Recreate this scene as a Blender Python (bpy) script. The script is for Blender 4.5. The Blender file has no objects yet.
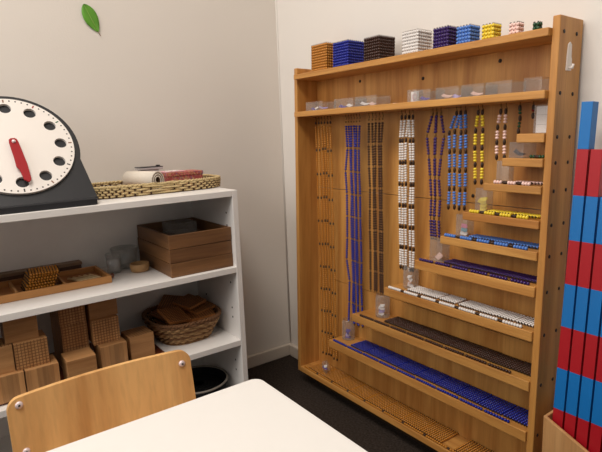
import bpy, bmesh, math, random
import numpy as np
from mathutils import Vector, Matrix
random.seed(7)
PI = math.pi
SC = bpy.context.scene
COL = SC.collection

# ------------------------------------------------------------------ materials
def lin(c):
    return tuple(((v/255)/12.92 if v/255 <= .04045 else ((v/255+.055)/1.055)**2.4) for v in c) + (1.0,)

class NT:
    def __init__(s, name):
        s.m = bpy.data.materials.new(name); s.m.use_nodes = True
        s.t = s.m.node_tree; s.b = s.t.nodes['Principled BSDF']
    def n(s, typ, **kw):
        nd = s.t.nodes.new(typ)
        for k, v in kw.items(): setattr(nd, k, v)
        return nd
    def l(s, a, b): s.t.links.new(a, b)
    def math(s, op, a, b=None, c=None):
        nd = s.n('ShaderNodeMath', operation=op)
        for i, v in enumerate((a, b, c)):
            if v is None: continue
            if isinstance(v, (int, float)): nd.inputs[i].default_value = v
            else: s.l(v, nd.inputs[i])
        return nd.outputs[0]
    def mix(s, f, a, b):
        nd = s.n('ShaderNodeMix', data_type='RGBA')
        if isinstance(f, (int, float)): nd.inputs[0].default_value = f
        else: s.l(f, nd.inputs[0])
        for i, v in ((6, a), (7, b)):
            if isinstance(v, tuple): nd.inputs[i].default_value = v
            else: s.l(v, nd.inputs[i])
        return nd.outputs[2]

def plain(name, c, rough=.5, metal=0, spec=.5, bump=0, bscale=200, vary=.0, vscale=30):
    k = NT(name); b = k.b
    b.inputs['Base Color'].default_value = lin(c)
    b.inputs['Roughness'].default_value = rough; b.inputs['Metallic'].default_value = metal
    b.inputs['Specular IOR Level'].default_value = spec
    co = k.n('ShaderNodeTexCoord').outputs['Object']
    if vary:
        nz = k.n('ShaderNodeTexNoise'); nz.inputs['Scale'].default_value = vscale; nz.inputs['Detail'].default_value = 4
        k.l(co, nz.inputs['Vector'])
        d = tuple(max(0, v*(1-vary)) for v in c); e = tuple(min(255, v*(1+vary)) for v in c)
        k.l(k.mix(nz.outputs[0], lin(d), lin(e)), b.inputs['Base Color'])
    if bump:
        nz = k.n('ShaderNodeTexNoise'); nz.inputs['Scale'].default_value = bscale; nz.inputs['Detail'].default_value = 3
        k.l(co, nz.inputs['Vector'])
        bp = k.n('ShaderNodeBump'); bp.inputs['Strength'].default_value = bump; bp.inputs['Distance'].default_value = .002
        k.l(nz.outputs[0], bp.inputs['Height']); k.l(bp.outputs[0], b.inputs['Normal'])
    return k.m

def wood(name, c1, c2, axis=0, scale=1.0, rough=.45, knots=False, extra=None):
    """long grain along `axis`; extra(k, col, co) may add a drawn pattern"""
    k = NT(name); b = k.b
    co = k.n('ShaderNodeTexCoord').outputs['Object']
    mp = k.n('ShaderNodeMapping'); k.l(co, mp.inputs[0])
    sc = [14*scale]*3; sc[axis] = 1.1*scale
    mp.inputs['Scale'].default_value = sc
    oi = k.n('ShaderNodeObjectInfo')
    add = k.n('ShaderNodeVectorMath', operation='ADD'); k.l(mp.outputs[0], add.inputs[0])
    cmb = k.n('ShaderNodeCombineXYZ')
    r10 = k.math('MULTIPLY', oi.outputs['Random'], 17.0)
    for i in range(3): k.l(r10, cmb.inputs[i])
    k.l(cmb.outputs[0], add.inputs[1])
    nz = k.n('ShaderNodeTexNoise'); nz.inputs['Scale'].default_value = 2.2; nz.inputs['Detail'].default_value = 6
    nz.inputs['Roughness'].default_value = .6; nz.inputs['Distortion'].default_value = .6
    k.l(add.outputs[0], nz.inputs['Vector'])
    rp = k.n('ShaderNodeValToRGB'); rp.color_ramp.elements[0].position = .32; rp.color_ramp.elements[1].position = .68
    rp.color_ramp.elements[0].color = lin(c1); rp.color_ramp.elements[1].color = lin(c2)
    k.l(nz.outputs[0], rp.inputs[0])
    # fine pores
    mp2 = k.n('ShaderNodeMapping'); k.l(co, mp2.inputs[0])
    s2 = [420*scale]*3; s2[axis] = 9*scale; mp2.inputs['Scale'].default_value = s2
    n2 = k.n('ShaderNodeTexNoise'); n2.inputs['Scale'].default_value = 1; n2.inputs['Detail'].default_value = 2
    k.l(mp2.outputs[0], n2.inputs['Vector'])
    f = k.math('MULTIPLY', k.math('SUBTRACT', n2.outputs[0], .45), .55)
    dark = tuple(v*.55 for v in c1)
    cl = k.n('ShaderNodeClamp'); k.l(f, cl.inputs[0])
    col = k.mix(cl.outputs[0], rp.outputs[0], lin(dark))
    # piece to piece variation
    v = k.math('ADD', k.math('MULTIPLY', oi.outputs['Random'], .22), .89)
    hs = k.n('ShaderNodeHueSaturation'); k.l(col, hs.inputs['Color']); k.l(v, hs.inputs['Value'])
    col = hs.outputs[0]
    if extra: col = extra(k, col, co)
    k.l(col, b.inputs['Base Color'])
    b.inputs['Roughness'].default_value = rough
    bp = k.n('ShaderNodeBump'); bp.inputs['Strength'].default_value = .12; bp.inputs['Distance'].default_value = .001
    k.l(n2.outputs[0], bp.inputs['Height']); k.l(bp.outputs[0], b.inputs['Normal'])
    return k.m

def lines_extra(axes, size, count, width, darkc):
    """thin dark scored lines dividing a face of the given size into `count` squares along each axis"""
    def ex(k, col, co):
        sp = k.n('ShaderNodeSeparateXYZ'); k.l(co, sp.inputs[0])
        tot = None
        for a in axes:
            u = k.math('MULTIPLY', k.math('ADD', sp.outputs[a], 10*size), count/size)
            fr = k.math('ABSOLUTE', k.math('SUBTRACT', k.math('FRACT', u), .5))
            ln = k.math('GREATER_THAN', fr, .5-width/2)
            tot = ln if tot is None else k.math('MAXIMUM', tot, ln)
        return k.mix(k.math('MULTIPLY', tot, .8), col, lin(darkc))
    return ex

def plank_extra(axis, size, count):
    """glued strips: each strip takes its own tone"""
    def ex(k, col, co):
        sp = k.n('ShaderNodeSeparateXYZ'); k.l(co, sp.inputs[0])
        u = k.math('FLOOR', k.math('MULTIPLY', k.math('ADD', sp.outputs[axis], 10*size), count/size))
        wn = k.n('ShaderNodeTexWhiteNoise', noise_dimensions='1D'); k.l(u, wn.inputs['W'])
        hs = k.n('ShaderNodeHueSaturation'); k.l(col, hs.inputs['Color'])
        k.l(k.math('ADD', k.math('MULTIPLY', wn.outputs[0], .5), .68), hs.inputs['Value'])
        return hs.outputs[0]
    return ex

def clear(name, tint=(250, 250, 250), gloss=.03, haze=.03, rough=.08):
    """thin clear plastic: mostly see-through, a little milky, brighter towards grazing angles"""
    k = NT(name); k.t.nodes.remove(k.b)
    out = k.t.nodes['Material Output']
    tr = k.n('ShaderNodeBsdfTransparent'); tr.inputs[0].default_value = lin(tint)
    gl = k.n('ShaderNodeBsdfGlossy'); gl.inputs['Roughness'].default_value = rough
    df = k.n('ShaderNodeBsdfDiffuse'); df.inputs[0].default_value = lin((240, 236, 232))
    fr = k.n('ShaderNodeLayerWeight'); fr.inputs[0].default_value = .3
    m1 = k.n('ShaderNodeMixShader'); k.l(k.math('ADD', k.math('MULTIPLY', fr.outputs['Facing'], .14), haze), m1.inputs[0])
    k.l(tr.outputs[0], m1.inputs[1]); k.l(df.outputs[0], m1.inputs[2])
    mx = k.n('ShaderNodeMixShader'); k.l(k.math('ADD', k.math('MULTIPLY', fr.outputs['Facing'], .10), gloss), mx.inputs[0])
    k.l(m1.outputs[0], mx.inputs[1]); k.l(gl.outputs[0], mx.inputs[2])
    k.l(mx.outputs[0], out.inputs[0])
    return k.m

M = {}
HON1, HON2 = (164, 107, 48), (202, 148, 79)
for a, nm in enumerate('xyz'): M['honey_'+nm] = wood('honey_pine_'+nm, HON1, HON2, a, 1.0, .42)
M['plinth'] = wood('shadow_plinth', (40, 27, 16), (54, 36, 22), 0)  # near-black tones painted in for the shadow under the cabinet
M['ply'] = wood('chair_plywood', (196, 144, 86), (234, 186, 122), 2, .30, .38)
M['walnut_x'] = wood('brown_box_x', (94, 61, 34), (132, 92, 55), 0, 1.0, .5)
M['walnut_y'] = wood('brown_box_y', (94, 61, 34), (132, 92, 55), 1, 1.0, .5)
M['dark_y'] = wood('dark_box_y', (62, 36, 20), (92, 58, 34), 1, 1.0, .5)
M['dark_top'] = wood('dark_box_top', (104, 80, 58), (132, 104, 78), 1, 1.0, .5)
M['tray_y'] = wood('tray_wood_y', (160, 106, 54), (194, 138, 78), 1, 1.0, .45)
M['tray_in'] = wood('tray_floor', (150, 92, 46), (178, 116, 62), 1, 1.0, .5)
M['red_tray'] = wood('red_brown_tray', (84, 38, 22), (112, 54, 32), 1, 1.0, .4)
M['dish'] = wood('dish_wood', (176, 132, 84), (206, 164, 112), 0, 1.5, .5)
M['beech_z'] = wood('rod_box_wood', (196, 142, 88), (218, 168, 112), 2, 1.2, .45)
CB1, CB2 = (158, 110, 66), (190, 142, 92)
M['cube_plain'] = wood('block_plain', CB1, CB2, 1, 1.6, .55)
M['cube_strip'] = wood('block_strips', CB1, CB2, 2, 1.6, .55, extra=plank_extra(1, .07, 6))
M['cube_strip_h'] = wood('block_layers', CB1, CB2, 1, 1.6, .55, extra=plank_extra(2, .0625, 3))
M['cube_grid'] = wood('block_scored', CB1, CB2, 2, 1.6, .55, extra=lines_extra((0, 1, 2), .0684, 10, .24, (92, 54, 26)))
M['flat_grid'] = wood('square_scored', (160, 98, 50), (196, 130, 70), 0, 1.6, .5, extra=lines_extra((0, 1), .0715, 10, .42, (44, 22, 10)))
M['flat_edge'] = wood('square_edge', (142, 86, 42), (180, 116, 62), 0, 1.6, .5)
M['white_board'] = plain('white_melamine', (232, 228, 224), .45, vary=.02)
M['wall'] = plain('wall_paint', (222, 214, 205), .75, bump=.12, bscale=260, vary=.012, vscale=3)
M['wall2'] = plain('wall_paint_right', (226, 220, 213), .75, bump=.12, bscale=260, vary=.012, vscale=3)
M['skirt'] = plain('skirting_paint', (208, 196, 182), .6)
M['carpet'] = plain('charcoal_carpet', (23, 20, 18), .95, spec=.05, bump=1.0, bscale=260, vary=2.4, vscale=170)
M['ceil'] = plain('ceiling_paint', (240, 238, 234), .8)
M['table_top'] = plain('table_laminate', (217, 214, 210), .4, vary=.006, vscale=60)
M['table_edge'] = plain('table_edge_band', (70, 62, 54), .5)
M['steel'] = plain('grey_steel', (150, 148, 146), .35, .9)
M['bolt'] = plain('bolt_head', (226, 208, 208), .35, .3)
M['socket'] = plain('dark_socket', (40, 32, 32), .6)
M['screw'] = plain('screw_hole', (36, 22, 14), .6)
M['brass'] = plain('brass_hook', (92, 68, 36), .4, .7)
M['wire'] = plain('bead_wire', (58, 44, 28), .45, .6)
M['knot'] = plain('dark_link', (56, 34, 20), .5, .2)
M['golden_link'] = plain('golden_link', (120, 88, 40), .4, .6)
M['plastic_white'] = plain('white_plastic', (232, 222, 214), .45)
M['paper'] = plain('white_paper', (232, 226, 224), .8)
M['clear'] = clear('clear_acrylic')
M['bag'] = clear('clear_bag', (248, 248, 248), .04, .045, .15)
M['glass'] = clear('clear_glass', (244, 246, 246), .09, .10, .05)
M['clock_black'] = plain('clock_black', (27, 27, 31), .55, bump=.05)
M['clock_white'] = plain('clock_face', (226, 219, 212), .45)
M['ink'] = plain('clock_ink', (28, 26, 28), .6)
M['ink_red'] = plain('clock_red_mark', (150, 40, 40), .6)
M['ink_green'] = plain('clock_green_mark', (50, 96, 62), .6)
M['ink_brown'] = plain('clock_brown_mark', (120, 76, 44), .6)
M['hand_red'] = plain('clock_hand_red', (150, 18, 24), .6, spec=.3)
M['rod_red'] = plain('rod_red', (172, 22, 34), .42)
M['rod_blue'] = plain('rod_blue', (16, 112, 186), .42)
M['mat_cloth'] = plain('mat_cloth', (226, 216, 202), .9, bump=.4, bscale=500)
M['mat_band'] = plain('mat_band', (96, 72, 54), .9)
M['dark_ball'] = plain('dark_wood_ball', (92, 48, 26), .4)
M['pink_card'] = plain('pink_card', (226, 176, 182), .7)
M['tablet'] = plain('black_slab', (34, 34, 38), .35)
M['tablet_side'] = plain('grey_slab_side', (186, 180, 180), .4)
M['bin_black'] = plain('black_bin', (13, 13, 14), .75, spec=.25)
M['bin_rim'] = plain('bin_rim', (134, 126, 116), .6)
M['straw_a'] = plain('straw_light', (196, 174, 128), .8, vary=.2, vscale=260, bump=.5, bscale=900)
M['straw_b'] = plain('straw_mid', (156, 118, 74), .85, vary=.2, vscale=260, bump=.5, bscale=900)
M['wick_a'] = plain('wicker_light', (164, 128, 86), .8, vary=.22, vscale=200, bump=.5, bscale=900)
M['wick_b'] = plain('wicker_mid', (116, 80, 50), .85, vary=.2, vscale=200, bump=.5, bscale=900)
M['straw_d'] = plain('straw_dark', (72, 48, 34), .9, vary=.2, vscale=260)
M['leaf'] = plain('leaf_green', (88, 146, 38), .55, vary=.16, vscale=40)
M['leaf_rib'] = plain('leaf_rib', (150, 176, 90), .6)
M['leaf_stem'] = plain('leaf_stem', (120, 84, 44), .6)
# patterned gift box: small flecks of red, gold and lilac
k = NT('floral_card'); co = k.n('ShaderNodeTexCoord').outputs['Object']
vo = k.n('ShaderNodeTexVoronoi'); vo.inputs['Scale'].default_value = 260; k.l(co, vo.inputs['Vector'])
rp = k.n('ShaderNodeValToRGB'); rp.color_ramp.interpolation = 'CONSTANT'
rp.color_ramp.elements[0].color = lin((168, 78, 76)); rp.color_ramp.elements[1].color = lin((184, 136, 98)); rp.color_ramp.elements[1].position = .42
e = rp.color_ramp.elements.new(.62); e.color = lin((140, 96, 120)); e = rp.color_ramp.elements.new(.76); e.color = lin((196, 110, 104))
sp = k.n('ShaderNodeSeparateColor'); k.l(vo.outputs['Color'], sp.inputs[0]); k.l(sp.outputs[0], rp.inputs[0])
k.l(rp.outputs[0], k.b.inputs['Base Color']); k.b.inputs['Roughness'].default_value = .6; M['floral'] = k.m
BEAD = {'golden': ((186, 122, 42), .25, .1), 'dark blue': ((18, 34, 140), .25, 0), 'brown': ((58, 30, 20), .25, 0), 'white': ((228, 222, 218), .25, 0),
        'purple': ((54, 26, 96), .25, 0), 'light blue': ((84, 128, 204), .25, 0), 'yellow': ((238, 208, 60), .25, 0), 'pink': ((244, 208, 198), .25, 0),
        'green': ((30, 74, 44), .25, 0), 'red': ((120, 20, 26), .25, 0)}
for n_, (c_, r_, me_) in BEAD.items(): M['bead_'+n_] = plain('bead_'+n_.replace(' ', '_'), c_, r_, me_)
M['ticket_lilac'] = plain('ticket_lilac', (176, 160, 206), .8); M['ticket_purple'] = plain('ticket_purple', (84, 62, 150), .8)
M['ticket_yellow'] = plain('ticket_yellow', (232, 208, 74), .8); M['ticket_pink'] = plain('ticket_pink', (226, 188, 176), .8)
M['ticket_teal'] = plain('ticket_teal', (96, 150, 168), .8); M['ticket_rose'] = plain('ticket_rose', (206, 120, 150), .8)
M['ticket_dark'] = plain('ticket_dark', (52, 44, 58), .7)
M['lightbars'] = plain('pale_bar', (222, 196, 150), .5)

# ------------------------------------------------------------------ mesh builder
class B:
    def __init__(s): s.v = []; s.f = []; s.m = []; s.sm = []
    def add(s, v, f, mi=0, smooth=False):
        o = len(s.v); s.v += [tuple(p) for p in v]
        for q in f: s.f.append(tuple(i+o for i in q)); s.m.append(mi); s.sm.append(smooth)
        return s
    def box(s, x0, x1, y0, y1, z0, z1, mi=0, mats=None):
        v = [(x0,y0,z0),(x1,y0,z0),(x1,y1,z0),(x0,y1,z0),(x0,y0,z1),(x1,y0,z1),(x1,y1,z1),(x0,y1,z1)]
        f = [(0,3,2,1),(4,5,6,7),(0,1,5,4),(1,2,6,5),(2,3,7,6),(3,0,4,7)]   # -z +z -y +x +y -x
        o = len(s.v); s.v += v
        for i, q in enumerate(f):
            s.f.append(tuple(a+o for a in q)); s.m.append(mats[i] if mats else mi); s.sm.append(False)
        return s
    def xbox(s, mtx, sx, sy, sz, mi=0):
        o = len(s.v); s.box(-sx/2, sx/2, -sy/2, sy/2, -sz/2, sz/2, mi)
        for i in range(o, len(s.v)): s.v[i] = tuple(mtx @ Vector(s.v[i]))
        return s
    def tube(s, pts, r, seg=8, mi=0, closed=False, rs=None):
        pts = [Vector(p) for p in pts]; n = len(pts); V = []; F = []
        ref = None
        for i, p in enumerate(pts):
            a = pts[i-1] if (i or closed) else p; b = pts[(i+1) % n] if (i < n-1 or closed) else p
            t = (b-a).normalized()
            if ref is None:
                ref = Vector((0,0,1)) if abs(t.z) < .9 else Vector((1,0,0))
            u = (ref - t*ref.dot(t)).normalized(); ref = u; w = t.cross(u)
            rr = rs[i] if rs else r
            for j in range(seg):
                a_ = 2*PI*j/seg; V.append(p + (u*math.cos(a_)+w*math.sin(a_))*rr)
        for i in range(n if closed else n-1):
            for j in range(seg):
                F.append((i*seg+j, i*seg+(j+1) % seg, ((i+1) % n)*seg+(j+1) % seg, ((i+1) % n)*seg+j))
        if not closed:
            F.append(tuple(range(seg))[::-1]); F.append(tuple((n-1)*seg+j for j in range(seg)))
        return s.add(V, F, mi, True)
    def lathe(s, prof, seg=32, mi=0, c=(0,0,0), cap0=True, cap1=True, sx=1, sy=1, ex=2.0):
        V = []; F = []
        for r, z in prof:
            for j in range(seg):
                a = 2*PI*j/seg; ca, sa = math.cos(a), math.sin(a)
                x = math.copysign(abs(ca)**(2/ex), ca)*r*sx; y = math.copysign(abs(sa)**(2/ex), sa)*r*sy
                V.append((c[0]+x, c[1]+y, c[2]+z))
        for i in range(len(prof)-1):
            for j in range(seg): F.append((i*seg+j, i*seg+(j+1) % seg, (i+1)*seg+(j+1) % seg, (i+1)*seg+j))
        if cap0: F.append(tuple(range(seg))[::-1])
        if cap1: F.append(tuple((len(prof)-1)*seg+j for j in range(seg)))
        return s.add(V, F, mi, True)
    def prism(s, out, t0, t1, f3, mi=0, smooth_side=False):
        """outline (list of 2D) extruded between t0 and t1, f3(u, v, t) gives 3D"""
        n = len(out)
        V = [f3(u, v, t0) for u, v in out] + [f3(u, v, t1) for u, v in out]
        o = len(s.v); s.v += [tuple(p) for p in V]
        s.f.append(tuple(range(o, o+n))[::-1]); s.m.append(mi); s.sm.append(False)
        s.f.append(tuple(range(o+n, o+2*n))); s.m.append(mi); s.sm.append(False)
        for i in range(n):
            j = (i+1) % n
            s.f.append((o+i, o+j, o+n+j, o+n+i)); s.m.append(mi); s.sm.append(smooth_side)
        return s
    def balls(s, pts, r, mi=0, ry=None, seg=8, ring=5):
        V0, F0 = unit_ball(seg, ring)
        P = np.asarray(pts, float).reshape(-1, 3)
        for p in P: s.add([(p[0]+a*r, p[1]+b*r, p[2]+c*(ry or r)) for a, b, c in V0], F0, mi, True)
        return s
    def mesh(s, name, mats):
        me = bpy.data.meshes.new(name); me.from_pydata(s.v, [], s.f)
        for m_ in mats: me.materials.append(m_)
        me.polygons.foreach_set('material_index', s.m); me.polygons.foreach_set('use_smooth', s.sm)
        me.update(); return me
    def build(s, name, mats, parent=None, bevel=0, bseg=2):
        if not isinstance(mats, (list, tuple)): mats = [mats]
        return link(name, s.mesh(name, mats), parent, bevel, bseg)

_ball = {}
def unit_ball(seg, ring):
    if (seg, ring) not in _ball:
        V = [(0,0,1)]; F = []
        for i in range(1, ring):
            t = PI*i/ring
            for j in range(seg): a = 2*PI*j/seg; V.append((math.sin(t)*math.cos(a), math.sin(t)*math.sin(a), math.cos(t)))
        V.append((0,0,-1))
        for j in range(seg): F.append((0, 1+j, 1+(j+1) % seg))
        for i in range(ring-2):
            for j in range(seg): F.append((1+i*seg+j, 1+(i+1)*seg+j, 1+(i+1)*seg+(j+1) % seg, 1+i*seg+(j+1) % seg))
        l = len(V)-1; b = 1+(ring-2)*seg
        for j in range(seg): F.append((l, b+(j+1) % seg, b+j))
        _ball[(seg, ring)] = (V, F)
    return _ball[(seg, ring)]

def link(name, me, parent=None, bevel=0, bseg=2):
    o = bpy.data.objects.new(name, me); COL.objects.link(o)
    if parent: o.parent = parent
    if bevel:
        b = o.modifiers.new('bevel', 'BEVEL'); b.width = bevel; b.segments = bseg; b.limit_method = 'ANGLE'; b.angle_limit = .7
    return o
def tag(o, label, cat, group=None):
    o['label'] = label; o['category'] = cat
    if group: o['group'] = group
    return o
def thing(name, label, cat, loc=(0,0,0), rot=(0,0,0), group=None):
    o = bpy.data.objects.new(name, None); COL.objects.link(o); o.empty_display_size = .02
    o.location = loc; o.rotation_euler = rot
    return tag(o, label, cat, group)
def struct(o): o['kind'] = 'structure'; return o

# ------------------------------------------------------------------ room
WX, WY = -.012, .016
def wall(name, b, m): return struct(b.build(name, m))
wall('floor', B().box(WX-.05, 2.6, -2.9, WY+.05, -.05, 0), M['carpet'])
wall('wall_left', B().box(WX-.05, WX, -2.9, WY, 0, 2.4), M['wall'])
wall('wall_back', B().box(WX-.05, 2.6, WY, WY+.05, 0, 2.4), M['wall2'])
wall('ceiling', B().box(WX-.05, 2.6, -2.9, WY+.05, 2.4, 2.45), M['ceil'])
def skirting(name, b): return struct(b.build(name, M['skirt'], bevel=.004))
skirting('baseboard_left', B().box(WX, 0, -2.9, WY, 0, .044))
skirting('baseboard_back', B().box(0, 2.6, 0, WY, 0, .044))
struct(B().tube([(WX+.001, WY-.001, .044), (WX+.001, WY-.001, 2.4)], .0035, 8).build('trim_1', M['wall2']))

# ------------------------------------------------------------------ bead cabinet
X0, YF, ZB, LEAN = .1933, -.0983, .0463, .0309
H, W, D, T = .95, .8053, .080, .0143
cl, sl = math.cos(LEAN), math.sin(LEAN)
def cab(x, y, z): return Vector((X0+x, YF+y*cl+z*sl, ZB+z*cl-y*sl))
CROT = (-LEAN, 0, 0)
PR, PS = .012, .005                      # shelves stand this far proud of the posts
def zc(z): return z + .003*(.77-z)
cabinet = thing('bead_cabinet', 'tall honey-coloured pine cabinet with stepped bead shelves leaning on the back wall', 'cabinet', cab(0,0,0), CROT)
B().box(0, T, 0, D, 0, H).build('side_panel', M['honey_z'], cabinet, .0015)
B().box(W-T, W, 0, D, 0, H).build('side_panel', M['honey_z'], cabinet, .0015)
IN0, IN1, YB = T, W-T, D-.004
bp = B()
for z0, z1_ in ((.002, .309), (.3105, .593), (.5945, .93)): bp.box(IN0, IN1, YB, D, z0, z1_)
bp.build('back_panel', M['honey_z'], cabinet)
ZTOP, ZS2 = .93, .8225
B().box(IN0, IN1, -PR, YB, .9155, ZTOP).build('top_shelf', M['honey_x'], cabinet, .0015)
B().box(IN0, IN1, -PR, YB, .8075, ZS2).build('upper_shelf', M['honey_x'], cabinet, .0015)
B().box(IN0, IN1, 0, YB, 0, .0175).build('bottom_board', M['honey_x'], cabinet, .0015)
STEPS = [(.736, .7458, .7290), (.708, .6995, .6835), (.6685, .6480, .6330), (.6205, .5835, .5670), (.563, .5235, .5060),
         (.490, .4550, .4335), (.390, .3650, .3445), (.268, .2620, .2405), (.166, .1545, .1320)]
ST = []
for x_, zt, zb_ in STEPS:
    zt, zb_ = zc(zt), zc(zb_); ST.append((x_, zt))
    B().box(x_, IN1, -PS, YB, zb_, zt).build('step_shelf', M['honey_x'], cabinet, .0015)
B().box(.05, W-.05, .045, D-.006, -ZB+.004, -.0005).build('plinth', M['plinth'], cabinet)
scr = B().tube([(-.0008,0,0), (.0006,0,0)], .0036, 12).mesh('screw', [M['screw']])
for z in (.923, .817, .739, .692, .64, .576, .516, .446, .36, .257, .15):
    for y in (.014, .058):
        o = link('screw', scr, cabinet); o.location = (W, y, z)
bs = B().tube([(0,.0006,0), (0,-.0008,0)], .0042, 12).mesh('screw', [M['screw']])
for x, z in ((.2072, .898), (.432, .883), (.0602, .615), (.5869, .61), (.4103, .535), (.64, .898)):
    o = link('screw', bs, cabinet); o.location = (x, YB, z)
# white adhesive hook on the outside of the right post
hk = B(); out = [(-.006,-.027),(.006,-.027),(.0065,-.006),(.0045,.0),(.004,.022),(.0,.027),(-.004,.022),(-.0055,-.004)]
hk.prism(out, 0, .0022, lambda u, v, t: (W+t, .035+u*1.35, .882+v*.92))
hk.tube([(W+.0022,.035,.882-.02), (W+.008,.035,.882-.021), (W+.0095,.035,.882-.014)], .0024, 8)
hk.build('adhesive_hook', M['plastic_white'], cabinet)['label'] = 'white plastic hook'

# ------------------------------------------------------------------ beads
def bar_mesh(n, b, col, r=None):
    pts = [(0, 0, (i-(n-1)/2)*b) for i in range(n)]
    return B().balls(pts, r or b*.56, ry=b*.5).mesh('bead_bar', [M['bead_'+col]])
def link_mesh(l, col='knot', r=.0021):
    return B().balls([(0,0,0)], r, ry=l/2, seg=8, ring=6).mesh('link', [M[col]])
PITCH = {10:.0717, 9:.0638, 8:.0572, 7:.0537, 6:.0482, 5:.042, 4:.0362, 3:.0302, 2:.0242, 1:.018}
NAMES = {10:'golden', 9:'dark blue', 8:'brown', 7:'white', 6:'purple', 5:'light blue', 4:'yellow', 3:'pink', 2:'green', 1:'red'}
LINKC = {10:'knot', 9:'golden_link', 8:'golden_link', 7:'knot', 6:'golden_link', 5:'knot', 4:'knot', 3:'knot', 2:'knot', 1:'knot'}
CBN = {10:.0064, 9:.0066, 8:.0066, 7:.0061, 6:.0068, 5:.0061, 4:.0061, 3:.0061, 2:.0061, 1:.0061}
BR = {10:.0031, 9:.0036, 8:.0036, 7:.0041, 6:.0038, 5:.0043, 4:.0043, 3:.0042, 2:.0034, 1:.0034}
BARS = {n: bar_mesh(n, CBN[n], NAMES[n], BR[n]) for n in range(1, 11)}
LINKS = {n: link_mesh(PITCH[n]-n*CBN[n]+.001, LINKC[n], .0028 if n == 10 else .0034 if LINKC[n] == 'knot' else .0022) for n in range(1, 11)}
def align(o, a, b):
    o.location = (a+b)/2; o.rotation_mode = 'QUATERNION'; o.rotation_quaternion = Vector((0,0,1)).rotation_difference((a-b).normalized())

# hanging chains: strands x at the hook, x lower down, z of first bar
HANG = {10: ([.060,.074,.088,.102,.116,.129], [.061,.076,.090,.103,.116,.129], .783),
        9: ([.196,.207,.218,.229,.240,.252], [.197,.210,.2195,.228,.237,.2465], .7785),
        8: ([.288,.301,.314,.327,.339], [.289,.300,.3115,.323,.3345], .7833), 7: ([.404,.416,.428,.440], [.3975,.4070,.4165,.4320,.4415], .789),
        6: ([.500,.511,.523], [.494,.504,.512,.524], .794), 5: ([.566,.577,.589], [.5485,.5630,.5775,.5915], .794),
        4: ([.6215,.6315], [.6165,.6335], .7915), 3: ([.6745,.686], [.6685,.685], .7905), 2: ([.7162], [.7162], .800), 1: ([.7445], [.7445], .798)}
hookm = B().tube([(0,0,.010), (0,0,.004), (.0018,0,.0012), (.0034,0,-.0014), (.0016,0,-.0036), (-.001,0,-.003)], .0008, 6).mesh('cup_hook', [M['brass']])
HY = .034
for n, (hx, sx, z0) in HANG.items():
    for x in hx:
        o = link('cup_hook', hookm, cabinet); o.location = (x, HY, .8075-.0095)
    xm = sum(sx)/len(sx); org = cab(xm, HY, .8075-.012)
    nm = NAMES[n]
    lab = {10:'long golden bead chain hung in strands at the left end of the cabinet', 9:'long dark blue bead chain hanging in slightly tangled strands from hooks',
           8:'long brown bead chain hanging in strands right of the dark blue one', 7:'white bead chain with dark links hanging in five strands',
           6:'purple bead chain hanging in a narrow bunch between white and light blue chains', 5:'light blue bead chain hanging in four strands with dark links',
           4:'yellow bead chain hanging in two short strands', 3:'pale pink bead chain hanging in two short strands',
           2:'tiny dark green two-strand-bead chain hanging above the shortest step shelf', 1:'single dark red bead hanging beside the white card'}[n]
    if n == 2: lab = 'tiny dark green bead chain hanging from its own hook near the right post'
    r = thing('bead_chain', lab, 'bead chain', org, (0,0,0), 'bead chains hanging under the upper shelf')
    ln = n
    for k_, x in enumerate(sx):
        h = hx[min(len(hx)-1, int(round(k_*(len(hx)-1)/max(1, len(sx)-1))))]
        zj = random.uniform(-.0045, .0045) if n == 10 else (random.uniform(-.0012, .0012) if n > 2 else 0)
        dy = ((k_ % 2)-.5)*.004 if n in (9, 8, 6) else 0
        zt = -(.8075-.012-z0)
        nodes = [Vector((h-xm, 0, zt+.003))]
        for i in range(1, ln+1):
            jx = random.uniform(-.0012, .0012)
            if n == 9: jx = random.uniform(-.0022, .0022) + (.004*math.sin(i*1.9) if k_ == 0 else 0) - (.004 if k_ == 0 and i in (4, 5, 6) else 0)
            if n == 6: jx = random.uniform(-.003, .003) - (.006 if k_ == 0 and i in (1, 2) else 0) + (.006 if k_ == 3 and i in (1,) else 0)
            xx = x if n not in (6,) or i < 3 else xm+(x-xm)*.75
            nodes.append(Vector((xx-xm+jx, dy+random.uniform(-.0008, .0008), zt+zj-PITCH[n]*i+random.uniform(-.0006, .0006))))
        gap = PITCH[n]-n*CBN[n]
        for i in range(ln):
            a, b = nodes[i], nodes[i+1]; d = (a-b).normalized(); L = (a-b).length
            e = (L-n*CBN[n])/2
            o = link('bead_bar', BARS[n], r); align(o, a-d*e, b+d*e)
        for i in range(ln+1):
            if i == 0: a, b = Vector((h-xm, 0, 0)), nodes[0]-Vector((0,0,gap/2))
            else: a, b = nodes[i]+Vector((0,0,gap/2)), nodes[i]-Vector((0,0,gap/2))
            o = link('link', LINKS[n], r); align(o, a, b)

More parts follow.
